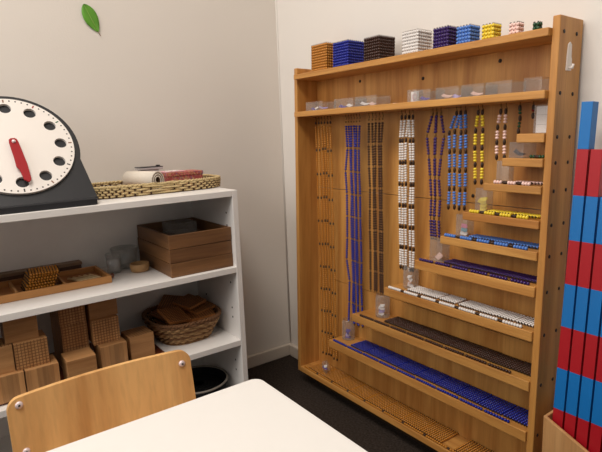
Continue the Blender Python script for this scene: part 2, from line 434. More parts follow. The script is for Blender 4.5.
# short chains lying along the front edge of each step, and the squares behind them
CH0 = {10:.030, 9:.183, 8:.297, 7:.403, 6:.502, 5:.572, 4:.635, 3:.690}
for n, x0 in CH0.items():
    z = .0175 if n == 10 else ST[9-n+8-8][1] if False else (.0175 if n == 10 else ST[n-1][1])
    y = .0038 if n == 10 else -PS+.0036
    where = 'the bottom board' if n == 10 else 'the front edge of its step shelf'
    r = thing('bead_chain', f'short {NAMES[n]} bead chain lying along {where}', 'bead chain', cab(x0, y, z+.0034), CROT, 'short bead chains lying on the shelves')
    pit = min(PITCH[n], (IN1-.006-x0)/n)
    prev = None
    for i in range(n):
        a = Vector((i*pit, random.uniform(-.0006, .0006), 0)); b = Vector((i*pit+n*CBN[n], random.uniform(-.0006, .0006), 0))
        o = link('bead_bar', BARS[n], r); align(o, b, a)
        if prev is not None:
            o = link('link', LINKS[n], r); o.scale = (1, 1, min(1, (a-prev).length/(PITCH[n]-n*CBN[n]+.001)+.1)); align(o, a, prev)
        prev = b
SB = .0065
def square_meshes(n):
    pts = [((i+.5)*SB, (j+.5)*SB, SB*.5) for i in range(n) for j in range(n)]
    bm_ = B().balls(pts, SB*.5, seg=7, ring=5).mesh('beads', [M['bead_'+NAMES[n]]])
    w = B()
    for k_ in range(1 if n > 1 else 0, n):
        w.box(k_*SB-.0009, k_*SB+.0009, .0008, n*SB-.0008, SB*.30, SB*.74)
    w.box(.0002, n*SB-.0002, .0010, .0022, SB*.42, SB*.58); w.box(.0002, n*SB-.0002, n*SB-.0022, n*SB-.0010, SB*.42, SB*.58)
    for i in range(n):
        for y in (-.0006, n*SB+.0006): w.balls([((i+.5)*SB, y, SB*.5)], .0017, seg=6, ring=4)
    return bm_, w.mesh('wire_frame', [M['wire']])
ORD = ['first', 'second', 'third', 'fourth', 'fifth', 'sixth', 'seventh', 'eighth', 'ninth', 'tenth']
SQX = {10: [.045+.0664*i for i in range(8)]+[.610, .6765], 9: [.2446+.0604*i for i in range(9)], 8: [.372+.0524*i for i in range(8)],
       7: [.449, .4965, .547, .601, .6475, .694, .742], 6: [.556+.0392*i for i in range(6)], 5: [.621+.0332*i for i in range(5)],
       4: [.664+.0292*i for i in range(4)], 3: [.7245+.021*i for i in range(3)]}
SQM = {}
for n, xs in SQX.items():
    SQM[n] = square_meshes(n)
    z = .0175 if n == 10 else ST[n-1][1]
    sp_ = 'bottom board' if n == 10 else f'step shelf below the hanging chains'
    for i, x in enumerate(xs):
        end = ''
        x = min(x, IN1-n*SB-.0006)
        y = .0088 if n == 10 else (.012 if n == 9 else .016)+random.uniform(-.001, .002)
        if n == 10: y += random.uniform(0, .0008)
        r = thing('bead_square', f'{ORD[i]} {NAMES[n]} bead square from the left on the {sp_}', 'bead square',
                  cab(x, y, z+.0003), CROT, f'{NAMES[n]} bead squares in a row')
        link('beads', SQM[n][0], r); link('wire_frame', SQM[n][1], r)
# two green beads pieces on the second step
r = thing('bead_bar', 'short dark green bead bar on the second step shelf', 'bead bar', cab(.755, .012, ST[1][1]+.0034), CROT)
for q, xx in enumerate((0, .018)):
    o = link('bead', BARS[2], r); align(o, Vector((xx+.012, 0, 0)), Vector((xx, 0, 0)))
o = link('link', LINKS[2], r); align(o, Vector((.0185, 0, 0)), Vector((.0115, 0, 0)))

# cubes on the top shelf: x of the front right edge
QB = .0071
CUBX = {10:.159, 9:.2480, 8:.362, 7:.484, 6:.567, 5:.6215, 4:.6755, 3:.728, 2:.7685}
CLAB = {10:'large golden bead cube at the left end of the top shelf', 9:'dark blue bead cube between the golden and brown cubes', 8:'brown bead cube on the top shelf beside the dark blue one',
        7:'white bead cube in the middle of the top shelf', 6:'purple bead cube on the top shelf', 5:'light blue bead cube on the top shelf', 4:'yellow bead cube on the top shelf',
        3:'small pale pink bead cube on the top shelf', 2:'tiny dark green bead cube at the right end of the top shelf'}
for n, xr in CUBX.items():
    s_ = n*QB
    r = thing('bead_cube', CLAB[n], 'bead cube', cab(xr-s_, -.004, ZTOP+.0003), CROT, 'bead cubes on the top shelf')
    pts = [((i+.5)*QB, (j+.5)*QB, (k_+.5)*QB) for i in range(n) for j in range(n) for k_ in range(n) if min(i, j, k_) == 0 or max(i, j, k_) == n-1]
    B().balls(pts, QB*.52, seg=8, ring=6).box(QB*.45, s_-QB*.45, QB*.45, s_-QB*.45, QB*.45, s_-QB*.45).build('beads', M['bead_'+NAMES[n]], r)
    w = B()
    q = QB*.16
    for k_ in range(n):                       # rods of each layer and the core they leave between the beads
        z = (k_+.5)*QB
        w.box(QB*.2, s_-QB*.2, QB*.28, s_-QB*.28, z-.0004, z+.0004)
    for i in range(n+1 if n < 2 else n):
        for x in ((i+.5)*QB,):
            w.box(x-.0003, x+.0003, .0006, .0012, 0.001, s_+.0012); w.box(x-.0003, x+.0003, s_-.0012, s_-.0006, .001, s_+.0012)
            w.box(s_-.0012, s_-.0006, x-.0003, x+.0003, .001, s_+.0012); w.box(.0006, .0012, x-.0003, x+.0003, .001, s_+.0012)
    for i in range(n):
        for j in range(n):
            w.box((i+.5)*QB-.0006, (i+.5)*QB+.0006, (j+.5)*QB-.0006, (j+.5)*QB+.0006, s_-.002, s_+.0014)
    w.build('wire_frame', M['wire'], r)

# ------------------------------------------------------------------ clear boxes and tickets
def open_box(sx, sy, sz, t=.0009, lid=False):
    b = B().box(0, sx, 0, sy, 0, t).box(0, sx, 0, t, t, sz).box(0, sx, sy-t, sy, t, sz).box(0, t, t, sy-t, t, sz).box(sx-t, sx, t, sy-t, t, sz)
    if lid: b.box(-.0004, sx+.0004, -.0004, sy+.0004, sz, sz+t)
    return b
def clear_box(lab, x, y, z, sx, sy, sz, group=None, lid=False, mat='clear', name='clear_box'):
    o = open_box(sx, sy, sz, lid=lid).build(name, M[mat]); tag(o, lab, 'box', group)
    o.location = cab(x, y, z+.0004); o.rotation_euler = CROT; return o
def ticket(lab, x, y, z, sx, sy, rx, ry, rz, mat, group=None, pts=None, name='paper_ticket', curl=.15):
    """small paper tag with a pointed end, slightly curled"""
    b = B(); N = 6; V = []; F = []
    for i in range(N+1):
        u = i/N-.5; wv = sy/2*(1 if i < N-1 else (.75 if i == N-1 else .35)); zz = curl*sx*(u*u)
        for s_ in (-1, 1):
            for th in (0, .0006): V.append((u*sx, s_*wv, zz+th))
    for i in range(N):
        a = i*4; c = a+4
        F += [(a,c,c+2,a+2), (a+1,a+3,c+3,c+1), (a,a+1,c+1,c), (a+2,c+2,c+3,a+3)]
    F += [(0,2,3,1), (N*4,N*4+1,N*4+3,N*4+2)]
    b.add(V, F); o = b.build(name, M[mat]); tag(o, lab, 'ticket', group)
    o.location = cab(x, y, z); o.rotation_euler = (rx-LEAN, ry, rz); return o
UB = [(.052, .078, 'first'), (.181, .078, 'second'), (.266, .080, 'third'), (.4665, .050, 'fourth'), (.5315, .060, 'fifth'), (.5985, .054, 'sixth'), (.657, .058, 'seventh'), (.7395, .036, 'eighth')]
for i, (x, sx, o_) in enumerate(UB):
    if i == 0: lab = 'clear open box holding purple and white tags at the left end of the upper shelf'
    elif i == 7: lab = 'small clear open box at the right end of the upper shelf, apart from the rest'
    else: lab = f'{o_} clear open box from the left along the upper shelf'
    clear_box(lab, x, .004, ZS2, sx, .050, .0255, 'clear boxes on the upper shelf')
tk = [(.078, .020, 'ticket_purple', .3, 'purple tag in the leftmost clear box'), (.092, .016, 'paper', -.5, 'white tag in the leftmost clear box'), (.112, .022, 'ticket_lilac', .9, 'lilac tag in the leftmost clear box'),
      (.204, .020, 'ticket_purple', .2, 'purple tag in the second clear box from the left'), (.232, .020, 'paper', -.15, 'white arrow tag in the second clear box from the left'),
      (.290, .020, 'paper', .25, 'white arrow tag in the third clear box from the left'), (.320, .020, 'ticket_pink', -.2, 'pinkish arrow tag in the third clear box from the left'),
      (.490, .020, 'ticket_purple', .1, 'purple tag in the fourth clear box, right of the card stand'), (.552, .020, 'ticket_pink', .15, 'pale tag in the fifth clear box from the left'),
      (.575, .024, 'ticket_lilac', -.2, 'lilac tag in the fifth clear box from the left'), (.628, .020, 'ticket_pink', .1, 'pale tag in the sixth clear box from the left')]
for i, (x, y, mt, rz, lab) in enumerate(tk):
    ticket(lab, x, y, ZS2+.0045+(i % 3)*.0012, .026, .011, .5, .12, rz, mt, 'tags in the clear boxes on the upper shelf', curl=.5)
# white tag lying in front plus label card standing beside it
ticket('white arrow tag lying loose left of the card stand on the upper shelf', .413, .014, ZS2+.0012, .026, .012, 0, 0, .3, 'paper', curl=.05)
r = thing('card_stand', 'small clear stand with a white printed card on the upper shelf', 'card', cab(.4335, .020, ZS2+.0004), CROT)
open_box(.030, .022, .030).build('holder', M['clear'], r)
B().box(.003, .027, .009, .0102, .0012, .026).build('card', M['paper'], r, .0005)
cd = B()
for a in range(12):
    t0 = 2*PI*a/12
    cd.xbox(Matrix.Translation((.015+.0055*math.cos(t0), .0087, .0135+.0065*math.sin(t0))), .0026, .0004, .0018)
cd.build('printed_ring', M['ticket_rose'], r)

def jar(lab, x, y, z, r_, h, name='clear_jar', mat='bag'):
    t = .0009
    o = B().lathe([(r_*.94,0),(r_,.003),(r_,h*.86),(r_*.9,h*.93),(r_*.9,h),(r_*.9-t,h),(r_*.9-t,h*.93),(r_-t,h*.85),(r_-t,.003),(r_*.9,.0012)], 24).build(name, M[mat])
    tag(o, lab, 'jar'); o.location = cab(x, y, z+.0004); o.rotation_euler = CROT; return o
def heap(base, mats, x, y, z, w, h, n, tl=.018, tw=.009):
    for i in range(n):
        m_ = mats[i % len(mats)]; cn = m_.replace('ticket_', '').replace('paper', 'white')
        pos = ['bottom', 'middle', 'upper', 'topmost'][min(3, int(i*4/n))] if n > 1 else 'only'
        ticket(f'{cn} paper ticket, {pos} one {base}', x+random.uniform(-w, w), y+random.uniform(-w, w)*.6, z+.006+h*i/max(1, n-1), tl, tw,
               random.uniform(.7, 1.3), random.uniform(-.3, .3), random.uniform(-.5, .5), m_, 'tickets in the jars on the steps', curl=.6)
# first step: clear sleeve with a white card
r = thing('card_sleeve', 'tall clear sleeve with a white ruled card on the shortest step shelf', 'card', cab(.7545, .020, ST[0][1]+.0004), CROT)
open_box(.034, .012, .052).build('sleeve', M['clear'], r)
B().box(.002, .032, .005, .0062, .0012, .050).build('card', M['paper'], r)
b = B()
for z in (.016, .034): b.box(.003, .031, .0044, .0049, z, z+.0008)
b.build('ruled_line', M['tablet_side'], r)
# second step: clear box with a dark folded ticket
clear_box('clear low box on the second step shelf holding a dark ticket', .7165, .004, ST[1][1], .030, .046, .030)
ticket('dark grey folded ticket in the clear box on the second step shelf', .731, .018, ST[1][1]+.0075, .022, .011, .5, .35, .2, 'ticket_dark', curl=.8)
clear_box('empty tall clear pocket left on the pink step shelf', .679, .022, ST[2][1], .028, .018, .044, mat='bag')
clear_box('clear box of yellow tickets at the left end of the yellow step shelf', .630, .024, ST[3][1], .027, .024, .050, mat='bag')
heap('in the clear box on the yellow step shelf', ['ticket_yellow'], .6435, .036, ST[3][1], .003, .020, 4)
clear_box('clear box of white and teal tickets on the light blue step shelf', .5825, .024, ST[4][1], .030, .024, .048, mat='bag')
heap('in the clear box on the light blue step shelf', ['paper', 'ticket_teal', 'ticket_rose'], .5975, .036, ST[4][1], .003, .016, 3)
clear_box('wide clear box with one pale ticket on the purple step shelf', .512, .022, ST[5][1], .036, .028, .056, mat='bag')
heap('in the clear box on the purple step shelf', ['ticket_pink'], .531, .036, ST[5][1]+.002, .002, .0, 1, .022, .016)
jar('clear jar of crumpled white tickets on the white bead step shelf', .4345, .046, ST[6][1], .0195, .058)
heap('in the jar on the white step shelf', ['paper', 'ticket_pink', 'paper'], .4345, .046, ST[6][1], .003, .022, 4)
jar('clear jar of white tickets at the left of the brown bead step shelf', .336, .046, ST[7][1], .0195, .062)
heap('in the jar on the brown step shelf', ['paper', 'ticket_lilac', 'paper'], .336, .046, ST[7][1], .003, .024, 4)
jar('clear jar of purple tickets at the left of the dark blue bead step shelf', .196, .046, ST[8][1], .0190, .060)
heap('in the jar on the dark blue step shelf', ['ticket_purple', 'ticket_lilac', 'ticket_purple'], .196, .046, ST[8][1], .003, .018, 4)
# crumpled little bag at the foot of the golden chain
b = B(); V0, F0 = unit_ball(12, 8)
b.add([(v[0]*.015*(1+.3*math.sin(7*v[1]+5*v[2])), v[1]*.009*(1+.25*math.sin(9*v[0])), v[2]*.019*(1+.2*math.sin(8*v[0]+3*v[1]))) for v in V0], F0, 0, True)
o = b.build('plastic_bag', M['bag']); tag(o, 'small crumpled clear bag of tickets under the golden hanging chain', 'bag'); o.location = cab(.115, .024, .0175+.019+.0085); o.rotation_euler = CROT
ticket('purple ticket inside the crumpled bag at the foot of the golden chain', .113, .023, .040, .016, .008, .9, .5, .4, 'ticket_purple', curl=.6)
ticket('white ticket inside the crumpled bag at the foot of the golden chain', .117, .024, .047, .014, .008, 1.1, -.4, .2, 'paper', curl=.6)

# ------------------------------------------------------------------ white bookshelf on the left wall
XB, YR, Z1, Z2, Z3 = .275, -.3292, .6638, .4535, .2423
PT = .016; YL = -1.30
case = thing('bookshelf', 'low white melamine bookshelf against the left wall', 'bookshelf', (0, 0, 0))
B().box(.003, XB, YR-PT, YR, 0, Z1).build('side_panel', M['white_board'], case, .001)
B().box(.003, XB, YL, YL+PT, 0, Z1).build('side_panel', M['white_board'], case, .001)
Yi0, Yi1 = YL+PT, YR-PT
B().box(.003, XB, Yi0, Yi1, Z1-PT, Z1).build('top_board', M['white_board'], case, .001)
B().box(.003, .008, Yi0, Yi1, .03, Z1-PT).build('back_board', M['white_board'], case)
for z in (Z2, Z3): B().box(.008, XB-.001, Yi0, Yi1, z-PT, z).build('shelf', M['white_board'], case, .001)
B().box(.008, XB-.004, Yi0, Yi1, .03, .046).build('shelf', M['white_board'], case, .001)
B().box(XB-.03, XB-.014, Yi0, Yi1, 0, .03).build('kickboard', M['white_board'], case)
pin = B().tube([(0,.0004,0), (0,-.0007,0)], .0028, 10).mesh('shelf_pin', [M['screw']])
for x, z in ((.235, .402), (.235, .328), (.235, .30), (.07, .402), (.07, .328), (.235, .60), (.235, .565), (.235, .17), (.235, .14)):
    o = link('shelf_pin', pin, case); o.location = (x, Yi1, z)

# clock: plate leaning back on a base, white disc with twelve wells
TI, RO = .604, .0329
cn = Vector((math.cos(TI)*math.cos(RO), math.cos(TI)*math.sin(RO), math.sin(TI)))
cx_ = Vector((-math.sin(RO), math.cos(RO), 0)); cy_ = cn.cross(cx_)
CC = Vector((.177, -.832, .8077)); RD = .1265; RH = .0988
def ck(u, v, t): return CC + cx_*u + cy_*v + cn*t
clock = thing('teaching_clock', 'large black teaching clock with white dial and red hand on the bookshelf', 'clock', (0,0,0))
Rb = RD+.0145; out = []
vb = -(CC.z-.026*cn.z-Z1-.004)/cy_.z
a0 = -.30
for i in range(41):
    a = a0+(PI-2*a0)*i/40; out.append((Rb*math.cos(a), Rb*math.sin(a)))
out += [(-.1475, vb), (.1475, vb)]
B().prism(out, -.026, -.0085, ck, 0).build('stand_plate', M['clock_black'], clock, .002)
b = B(); zz0, zz1 = Z1+.0006, Z1+.0155
p0 = ck(0, -(CC.z-.0085*cn.z-Z1)/cy_.z, -.0085)
b.box(p0.x-.11, p0.x+.002, CC.y-.1435, CC.y+.1435, zz0, zz1); b.build('base_board', M['clock_black'], clock, .002)
b = B()
for u in (-.06, .06):
    tp = ck(u, .035, -.027); bt = ck(u, vb+.03, -.027)
    x0_, z0_ = p0.x-.105, zz1
    V = [(x0_, tp.y-.006, z0_), (bt.x, tp.y-.006, bt.z), (tp.x, tp.y-.006, tp.z), (x0_, tp.y+.006, z0_), (bt.x, tp.y+.006, bt.z), (tp.x, tp.y+.006, tp.z)]
    b.add(V, [(0,1,2), (3,5,4), (0,3,4,1), (1,4,5,2), (2,5,3,0)])
b.build('brace', M['clock_black'], clock)
# dial: disc with real holes, dark wells behind
seg = 96; V = []; F = []
bmd = bmesh.new()
outer = [bmd.verts.new((RD*math.cos(2*PI*i/seg), RD*math.sin(2*PI*i/seg), 0)) for i in range(seg)]
edges = [bmd.edges.new((outer[i], outer[(i+1) % seg])) for i in range(seg)]
HR = .0132
for h in range(12):
    a = PI/2-2*PI*h/12-.0122
    c0 = (RH*math.cos(a), RH*math.sin(a))
    vs = [bmd.verts.new((c0[0]+HR*math.cos(2*PI*i/24), c0[1]+HR*math.sin(2*PI*i/24), 0)) for i in range(24)]
    edges += [bmd.edges.new((vs[i], vs[(i+1) % 24])) for i in range(24)]
bmesh.ops.triangle_fill(bmd, use_beauty=True, use_dissolve=False, edges=edges)
faces = [f for f in bmd.faces]
# drop any face filled inside a hole
for f in list(faces):
    c = f.calc_center_median(); rr = math.hypot(c.x, c.y)
    for h in range(12):
        a = PI/2-2*PI*h/12-.0122
        if math.hypot(c.x-RH*math.cos(a), c.y-RH*math.sin(a)) < HR*.97 and all(math.hypot(v.co.x-RH*math.cos(a), v.co.y-RH*math.sin(a)) < HR*1.02 for v in f.verts):
            bmd.faces.remove(f); break
bmesh.ops.recalc_face_normals(bmd, faces=bmd.faces[:])
ret = bmesh.ops.extrude_face_region(bmd, geom=bmd.faces[:])
for v in [g for g in ret['geom'] if isinstance(g, bmesh.types.BMVert)]: v.co.z -= .0070
bmesh.ops.recalc_face_normals(bmd, faces=bmd.faces[:])
for v in bmd.verts: v.co = ck(v.co.x, v.co.y, v.co.z-.0012)
bmd.verts.index_update()
dl = B().add([v.co[:] for v in bmd.verts], [[v.index for v in f.verts] for f in bmd.faces]); bmd.free()
def mark(mi, r0, r1, w, a):
    d = (math.cos(a), math.sin(a)); e_ = (-d[1], d[0])
    q = [(d[0]*r0-e_[0]*w, d[1]*r0-e_[1]*w), (d[0]*r1-e_[0]*w, d[1]*r1-e_[1]*w), (d[0]*r1+e_[0]*w, d[1]*r1+e_[1]*w), (d[0]*r0+e_[0]*w, d[1]*r0+e_[1]*w)]
    dl.prism(q, -.0012, -.0008, ck, mi)
for i in range(60):
    a = PI/2-2*PI*i/60-.0122
    if i % 5:
        c0 = (math.cos(a)*.1205, math.sin(a)*.1205)
        dl.prism([(c0[0]+.0018*math.cos(t*PI/4), c0[1]+.0018*math.sin(t*PI/4)) for t in range(8)], -.0012, -.0008, ck, 1)
    else: mark({0: 4, 5: 2, 10: 3}.get(i, 4 if i % 10 else 1), .1155, .1230, .0014, a)
dl.build('dial', [M['clock_white'], M['ink'], M['ink_red'], M['ink_green'], M['ink_brown']], clock)['label'] = 'round white dial'
# hand: tapering red pointer seen foreshortened, pointing to six
ha = -PI/2+.085
hd = (math.cos(ha), math.sin(ha)); he = (-hd[1], hd[0])
ho = [(-.010,-.004),(-.007,-.008),(.0,-.0095),(.040,-.0105),(.064,-.0125),(.071,-.0085),(.098,-.007),(.106,.001),(.100,.0075),(.060,.0105),(.0,.0095),(-.007,.008),(-.010,.004)]
ho = [(x*hd[0]+y*he[0], x*hd[1]+y*he[1]) for x, y in ho]
B().prism(ho, .006, .0095, ck).build('clock_hand', M['hand_red'], clock, .0008)['label'] = 'red hand'
b = B(); p_, q_ = ck(0, 0, -.001), ck(0, 0, .0125)
b.tube([p_, q_, ck(0, 0, .014)], .004, 12, rs=[.004, .004, .0015]); b.build('pivot_nail', M['bolt'], clock)

# woven tray (superellipse) with rolled mat, box, card and balls
def ell(cx, cy, a, b, ex, t):
    c, s = math.cos(t), math.sin(t)
    return (cx+math.copysign(abs(c)**(2/ex), c)*a, cy+math.copysign(abs(s)**(2/ex), s)*b)
tray = thing('woven_tray', 'shallow oval tray of plaited straw on top of the bookshelf', 'tray', (.104, -.500, Z1+.0006))
TA, TBb = .080, .187
b = B().lathe([(1.0, 0), (1.0, .0035)], 64, 0, sx=TA-.004, sy=TBb-.004, ex=3.8); tray_b = b
def weave(rows, a, bb, ex, z0, dz, amp, waves, r_, mat, nm, parent, grow=0.0, seg=6, alt=None, n=300):
    for i in range(rows):
        pts = []
        for j in range(n):
            t = 2*PI*j/n; w = amp*math.sin(waves*t+PI*(i % 2))
            x, y = ell(0, 0, a+grow*i+w, bb+grow*i+w, ex, t); pts.append((x, y, z0+dz*i+.0006*math.sin(waves*t*.5+i)))
        B().tube(pts, r_, seg, 0, True).build(nm, M[(alt or [mat])[i % len(alt or [mat])]], parent)
weave(4, TA, TBb, 3.8, .0040, .0062, .0024, 46, .0026, 'straw_a', 'woven_strand', tray, .0007)
b = tray_b
for j in range(92):
    t = 2*PI*(j+.5)/92; x, y = ell(0, 0, TA, TBb, 3.8, t)
    b.tube([(x, y, .001), (x*1.005, y*1.005, .025)], .0027, 6, 1)
b.build('tray_base', [M['straw_b'], M['straw_d']], tray)
b = B()
for s_ in range(2):
    pts = []
    for j in range(420):
        t = 2*PI*j/420; w = .0016*math.cos(60*t+PI*s_); x, y = ell(0, 0, TA+.002+w, TBb+.002+w, 3.8, t); pts.append((x, y, .0278+.0016*math.sin(60*t+PI*s_)))
    b.tube(pts, .0026, 6, 0, True)
b.build('rim', M['straw_a'], tray)
# rolled mat
mat_root = thing('rolled_mat', 'rolled cream cloth mat with a dark banded end lying in the straw tray', 'mat', (0, 0, 0))
A0 = Vector((.062, -.548, Z1+.0345)); A1 = Vector((.159, -.502, Z1+.0345)); ax = (A1-A0).normalized(); ux = ax.cross(Vector((0,0,1))).normalized(); uz = ux.cross(ax)
def spiral(r0, r1, turns, n):
    return [((r0+(r1-r0)*i/n)*math.cos(2*PI*turns*i/n-1.2), (r0+(r1-r0)*i/n)*math.sin(2*PI*turns*i/n-1.2)) for i in range(n+1)]
def scroll(p, q, r0, r1, turns, th, name, mt, parent, end=0):
    sp_ = spiral(r0, r1, turns, 110); V = []; F = []
    for P_ in (p, q):
        for (u, v) in sp_:
            rr = math.hypot(u, v)
            for k_ in (1, (rr-th)/rr): V.append(P_+ux*u*k_+uz*v*k_)
    n = len(sp_); o_ = 2*n
    for i in range(n-1):
        a, c = 2*i, 2*i+2
        F += [(a, c, o_+c, o_+a), (a+1, o_+a+1, o_+c+1, c+1), (a, a+1, c+1, c), (o_+a, o_+c, o_+c+1, o_+a+1)]
    F += [(0, o_, o_+1, 1), (2*n-2, 2*n-1, o_+2*n-1, o_+2*n-2)]
    B().add(V, F, 0, True).build(name, mt, parent)
scroll(A0, A1, .0095, .0270, 3.0, .0036, 'cloth', M['mat_cloth'], mat_root)
scroll(A0+ax*.003, A1-ax*.0006, .0058, .0233, 3.0, .0020, 'dark_gap_spiral', M['mat_band'], mat_root)  # dark scroll set into the gaps between the cloth turns
# patterned box
pb = thing('gift_box', 'small red and gold flecked cardboard box in the straw tray', 'box', (.093, -.411, Z1+.0050), (0, 0, .06))
B().box(-.032, .032, -.055, .055, 0, .040).build('box_body', M['floral'], pb, .0012)
B().box(-.0335, .0335, -.0565, .0565, .0335, .0440).build('lid', M['floral'], pb, .0012)
o = B().box(-.026, .026, -.030, .030, 0, .0022).build('pink_card', M['pink_card'], None, .0006); tag(o, 'plain pink card lying on the flecked box', 'card'); o.location = (.096, -.437, Z1+.0496); o.rotation_euler = (0, 0, .12)
sl_ = thing('flat_case', 'flat black-topped grey case leaning behind the rolled mat', 'case', (.036, -.466, Z1+.0600), (.0, 0, .0))
B().box(-.018, .018, -.048, .022, -.003, .003).build('case_body', M['tablet_side'], sl_, .001)
B().box(-.0185, .0185, -.0485, .0225, .003, .0052).build('case_top', M['tablet'], sl_, .001)
B().box(-.006, .006, .0095, .0185, .0052, .0085).build('clasp', M['tablet'], sl_, .001)
B().box(-.016, .016, -.040, .010, -.0545, -.003).build('case_stand', M['tablet_side'], sl_, .001)
for nm, p_, lab in (('wooden_ball', (.176, -.469), 'dark wooden ball nearest the rolled mat in the straw tray'), ('wooden_ball', (.171, -.440), 'dark wooden ball in front of the flecked box')):
    r_ = .0092
    o = B().lathe([(.0022, -r_*.98), (r_*.6, -r_*.8), (r_*.93, -r_*.37), (r_, 0), (r_*.93, r_*.37), (r_*.6, r_*.8), (.0022, r_*.98)], 24).build(nm, M['dark_ball']); tag(o, lab, 'ball', 'dark wooden balls in the tray'); o.location = (p_[0], p_[1], Z1+.0055+r_)
rg = thing('ring_pair', 'pair of white rings lying on the pink card', 'rings', (.112, -.440, Z1+.0528), (0, 0, .1))
for y in (-.012, .008):
    B().tube([(.0075*math.cos(2*PI*j/24), y+.0085*math.sin(2*PI*j/24), 0) for j in range(24)], .0012, 6, 0, True).build('ring', M['plastic_white'], rg)
B().tube([(-.002, -.004, 0), (0, -.002, .001), (-.002, -.0005, 0)], .0012, 6).build('bridge', M['plastic_white'], rg)

# ---------------- middle shelf
# stack of three wooden tray boxes
def tray_box(lab, cx, cy, z, sx, sy, h, rz, dark_floor=True):
    t = .008
    r = thing('wooden_tray_box', lab, 'box', (cx, cy, z), (0, 0, rz), 'stacked brown wooden tray boxes')
    B().box(sx/2-t, sx/2, -sy/2, sy/2, 0, h).build('front_side', M['walnut_y'], r, .0012)
    B().box(-sx/2, -sx/2+t, -sy/2, sy/2, 0, h).build('back_side', M['walnut_y'], r, .0012)
    B().box(-sx/2+t, sx/2-t, -sy/2, -sy/2+t, 0, h-.0004).build('end_side', M['walnut_x'], r, .0012)
    B().box(-sx/2+t, sx/2-t, sy/2-t, sy/2, 0, h-.0004).build('end_side', M['walnut_x'], r, .0012)
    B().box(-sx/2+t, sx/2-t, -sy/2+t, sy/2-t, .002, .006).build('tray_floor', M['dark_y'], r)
    return r
BX, BY, BSX, BSY, BH = .138, -.4352, .240, .178, .0360
for i, (lab, dx, dy, rz) in enumerate((('bottom brown wooden tray box of the stack of three', .001, .0, 0.0), ('middle brown wooden tray box of the stack of three', 0, -.0005, .004), ('top brown wooden tray box of the stack, open, with a clear dish in it', .001, 0, -.003))):
    tray_box(lab, BX+dx, BY+dy, Z2+.0006+i*(BH+.0008), BSX, BSY, BH, rz)
zt = Z2+.0006+2*(BH+.0008)+.0064
o = open_box(.07, .075, .034, .0012).build('clear_dish', M['glass'], None); tag(o, 'clear plastic dish inside the top tray box', 'dish'); o.location = (.055, -.462, zt); o.rotation_euler = (0, 0, .05)
# wooden dish, jar, glass
o = B().lathe([(.020, 0), (.0235, .002), (.0255, .012), (.0255, .022), (.0225, .0225), (.022, .006), (.001, .0045)], 36).build('wooden_dish', M['dish']); tag(o, 'small round pale wooden dish beside the stacked tray boxes', 'dish'); o.location = (.124, -.5605, Z2+.0006)
def tumbler(lab, x, y, r0, r1, h, cat, th=.0016):
    o = B().lathe([(r0*.9, 0), (r0, .003), (r1, h), (r1-th, h), (r0-th, .006), (r0*.3, .005)], 32).build('glass_jar', M['glass']); tag(o, lab, cat); o.location = (x, y, Z2+.0006); return o
tumbler('small clear glass jar in front of the wide glass, left of the wooden dish', .090, -.6190, .0185, .0205, .052, 'jar')
o = B().lathe([(.016, 0), (.0165, .002), (.0165, .030), (.001, .031)], 24).build('paper_liner', M['tablet_side']); tag(o, 'grey paper liner inside the small glass jar', 'liner'); o.location = (.090, -.6190, Z2+.0068)
tumbler('wide clear glass bowl behind the small jar', .050, -.5760, .030, .0375, .056, 'bowl')
# long wooden tray with compartments
lt = thing('sorting_tray', 'long low wooden tray with compartments at the front of the middle shelf', 'tray', (0, 0, Z2+.0006))
ty0, ty1, tx0, tx1, th_ = -1.02, -.654, .045, .188, .018
B().box(tx1-.007, tx1, ty0, ty1, 0, th_).build('front_rail', M['tray_y'], lt, .001)
B().box(tx0, tx0+.007, ty0, ty1, 0, th_).build('back_rail', M['tray_y'], lt, .001)
B().box(tx0+.007, tx1-.007, ty1-.007, ty1, 0, th_).build('end_rail', M['tray_y'], lt, .001)
B().box(tx0+.007, tx1-.007, ty0, ty0+.007, 0, th_).build('end_rail', M['tray_y'], lt, .001)
B().box(tx0+.007, tx1-.007, ty0+.007, ty1-.007, 0, .004).build('tray_floor', M['tray_in'], lt)
for y in (-.868, -.763): B().box(tx0+.007, tx1-.007, y, y+.006, .004, th_-.002).build('divider', M['tray_y'], lt)
B().tube([(tx1-.03, ty1, .010), (tx1-.03, ty1+.004, .010), (tx1-.03, ty1+.010, .010), (tx1-.03, ty1+.0135, .010)], .006, 16, rs=[.0035, .0035, .0068, .0045]).build('knob', M['dark_ball'], lt)
for i in range(5):
    o = B().box(-.030, .030, -.0026, .0026, -.0026, .0026).build('wooden_bar', M['lightbars'], None, .0012)
    tag(o, f'pale wooden bar in the right compartment of the sorting tray, {ORD[i]} from its right end', 'bar', 'pale bars in the sorting tray')
    o.location = (.125, -.678-.012*i, Z2+.0086); o.rotation_euler = (0, 0, .25+.05*i)
# stack of golden hundred squares in the tray
for i in range(7):
    nm = ['bottom', 'second', 'third', 'fourth', 'fifth', 'sixth', 'topmost'][i]
    r = thing('bead_square', f'{nm} golden bead square of the stack in the sorting tray', 'bead square', (.094+.001*random.uniform(-1, 1), -.846+.0022*i+(.006 if i == 6 else 0), Z2+.0050+i*.0067), (0, 0, .04*random.uniform(-1, 1)-(.10 if i == 6 else 0)), 'golden bead squares stacked in the sorting tray')
    link('beads', SQM[10][0], r); link('wire_frame', SQM[10][1], r)
# dark box behind
db = thing('dark_wooden_box', 'flat dark brown wooden box at the back of the middle shelf', 'box', (0, 0, Z2+.0006))
B().box(.012, .040, -1.02, -.690, 0, .026).build('box_body', M['dark_y'], db, .001)
B().box(.010, .042, -1.022, -.688, .026, .034).build('lid', M['dark_top'], db, .001)

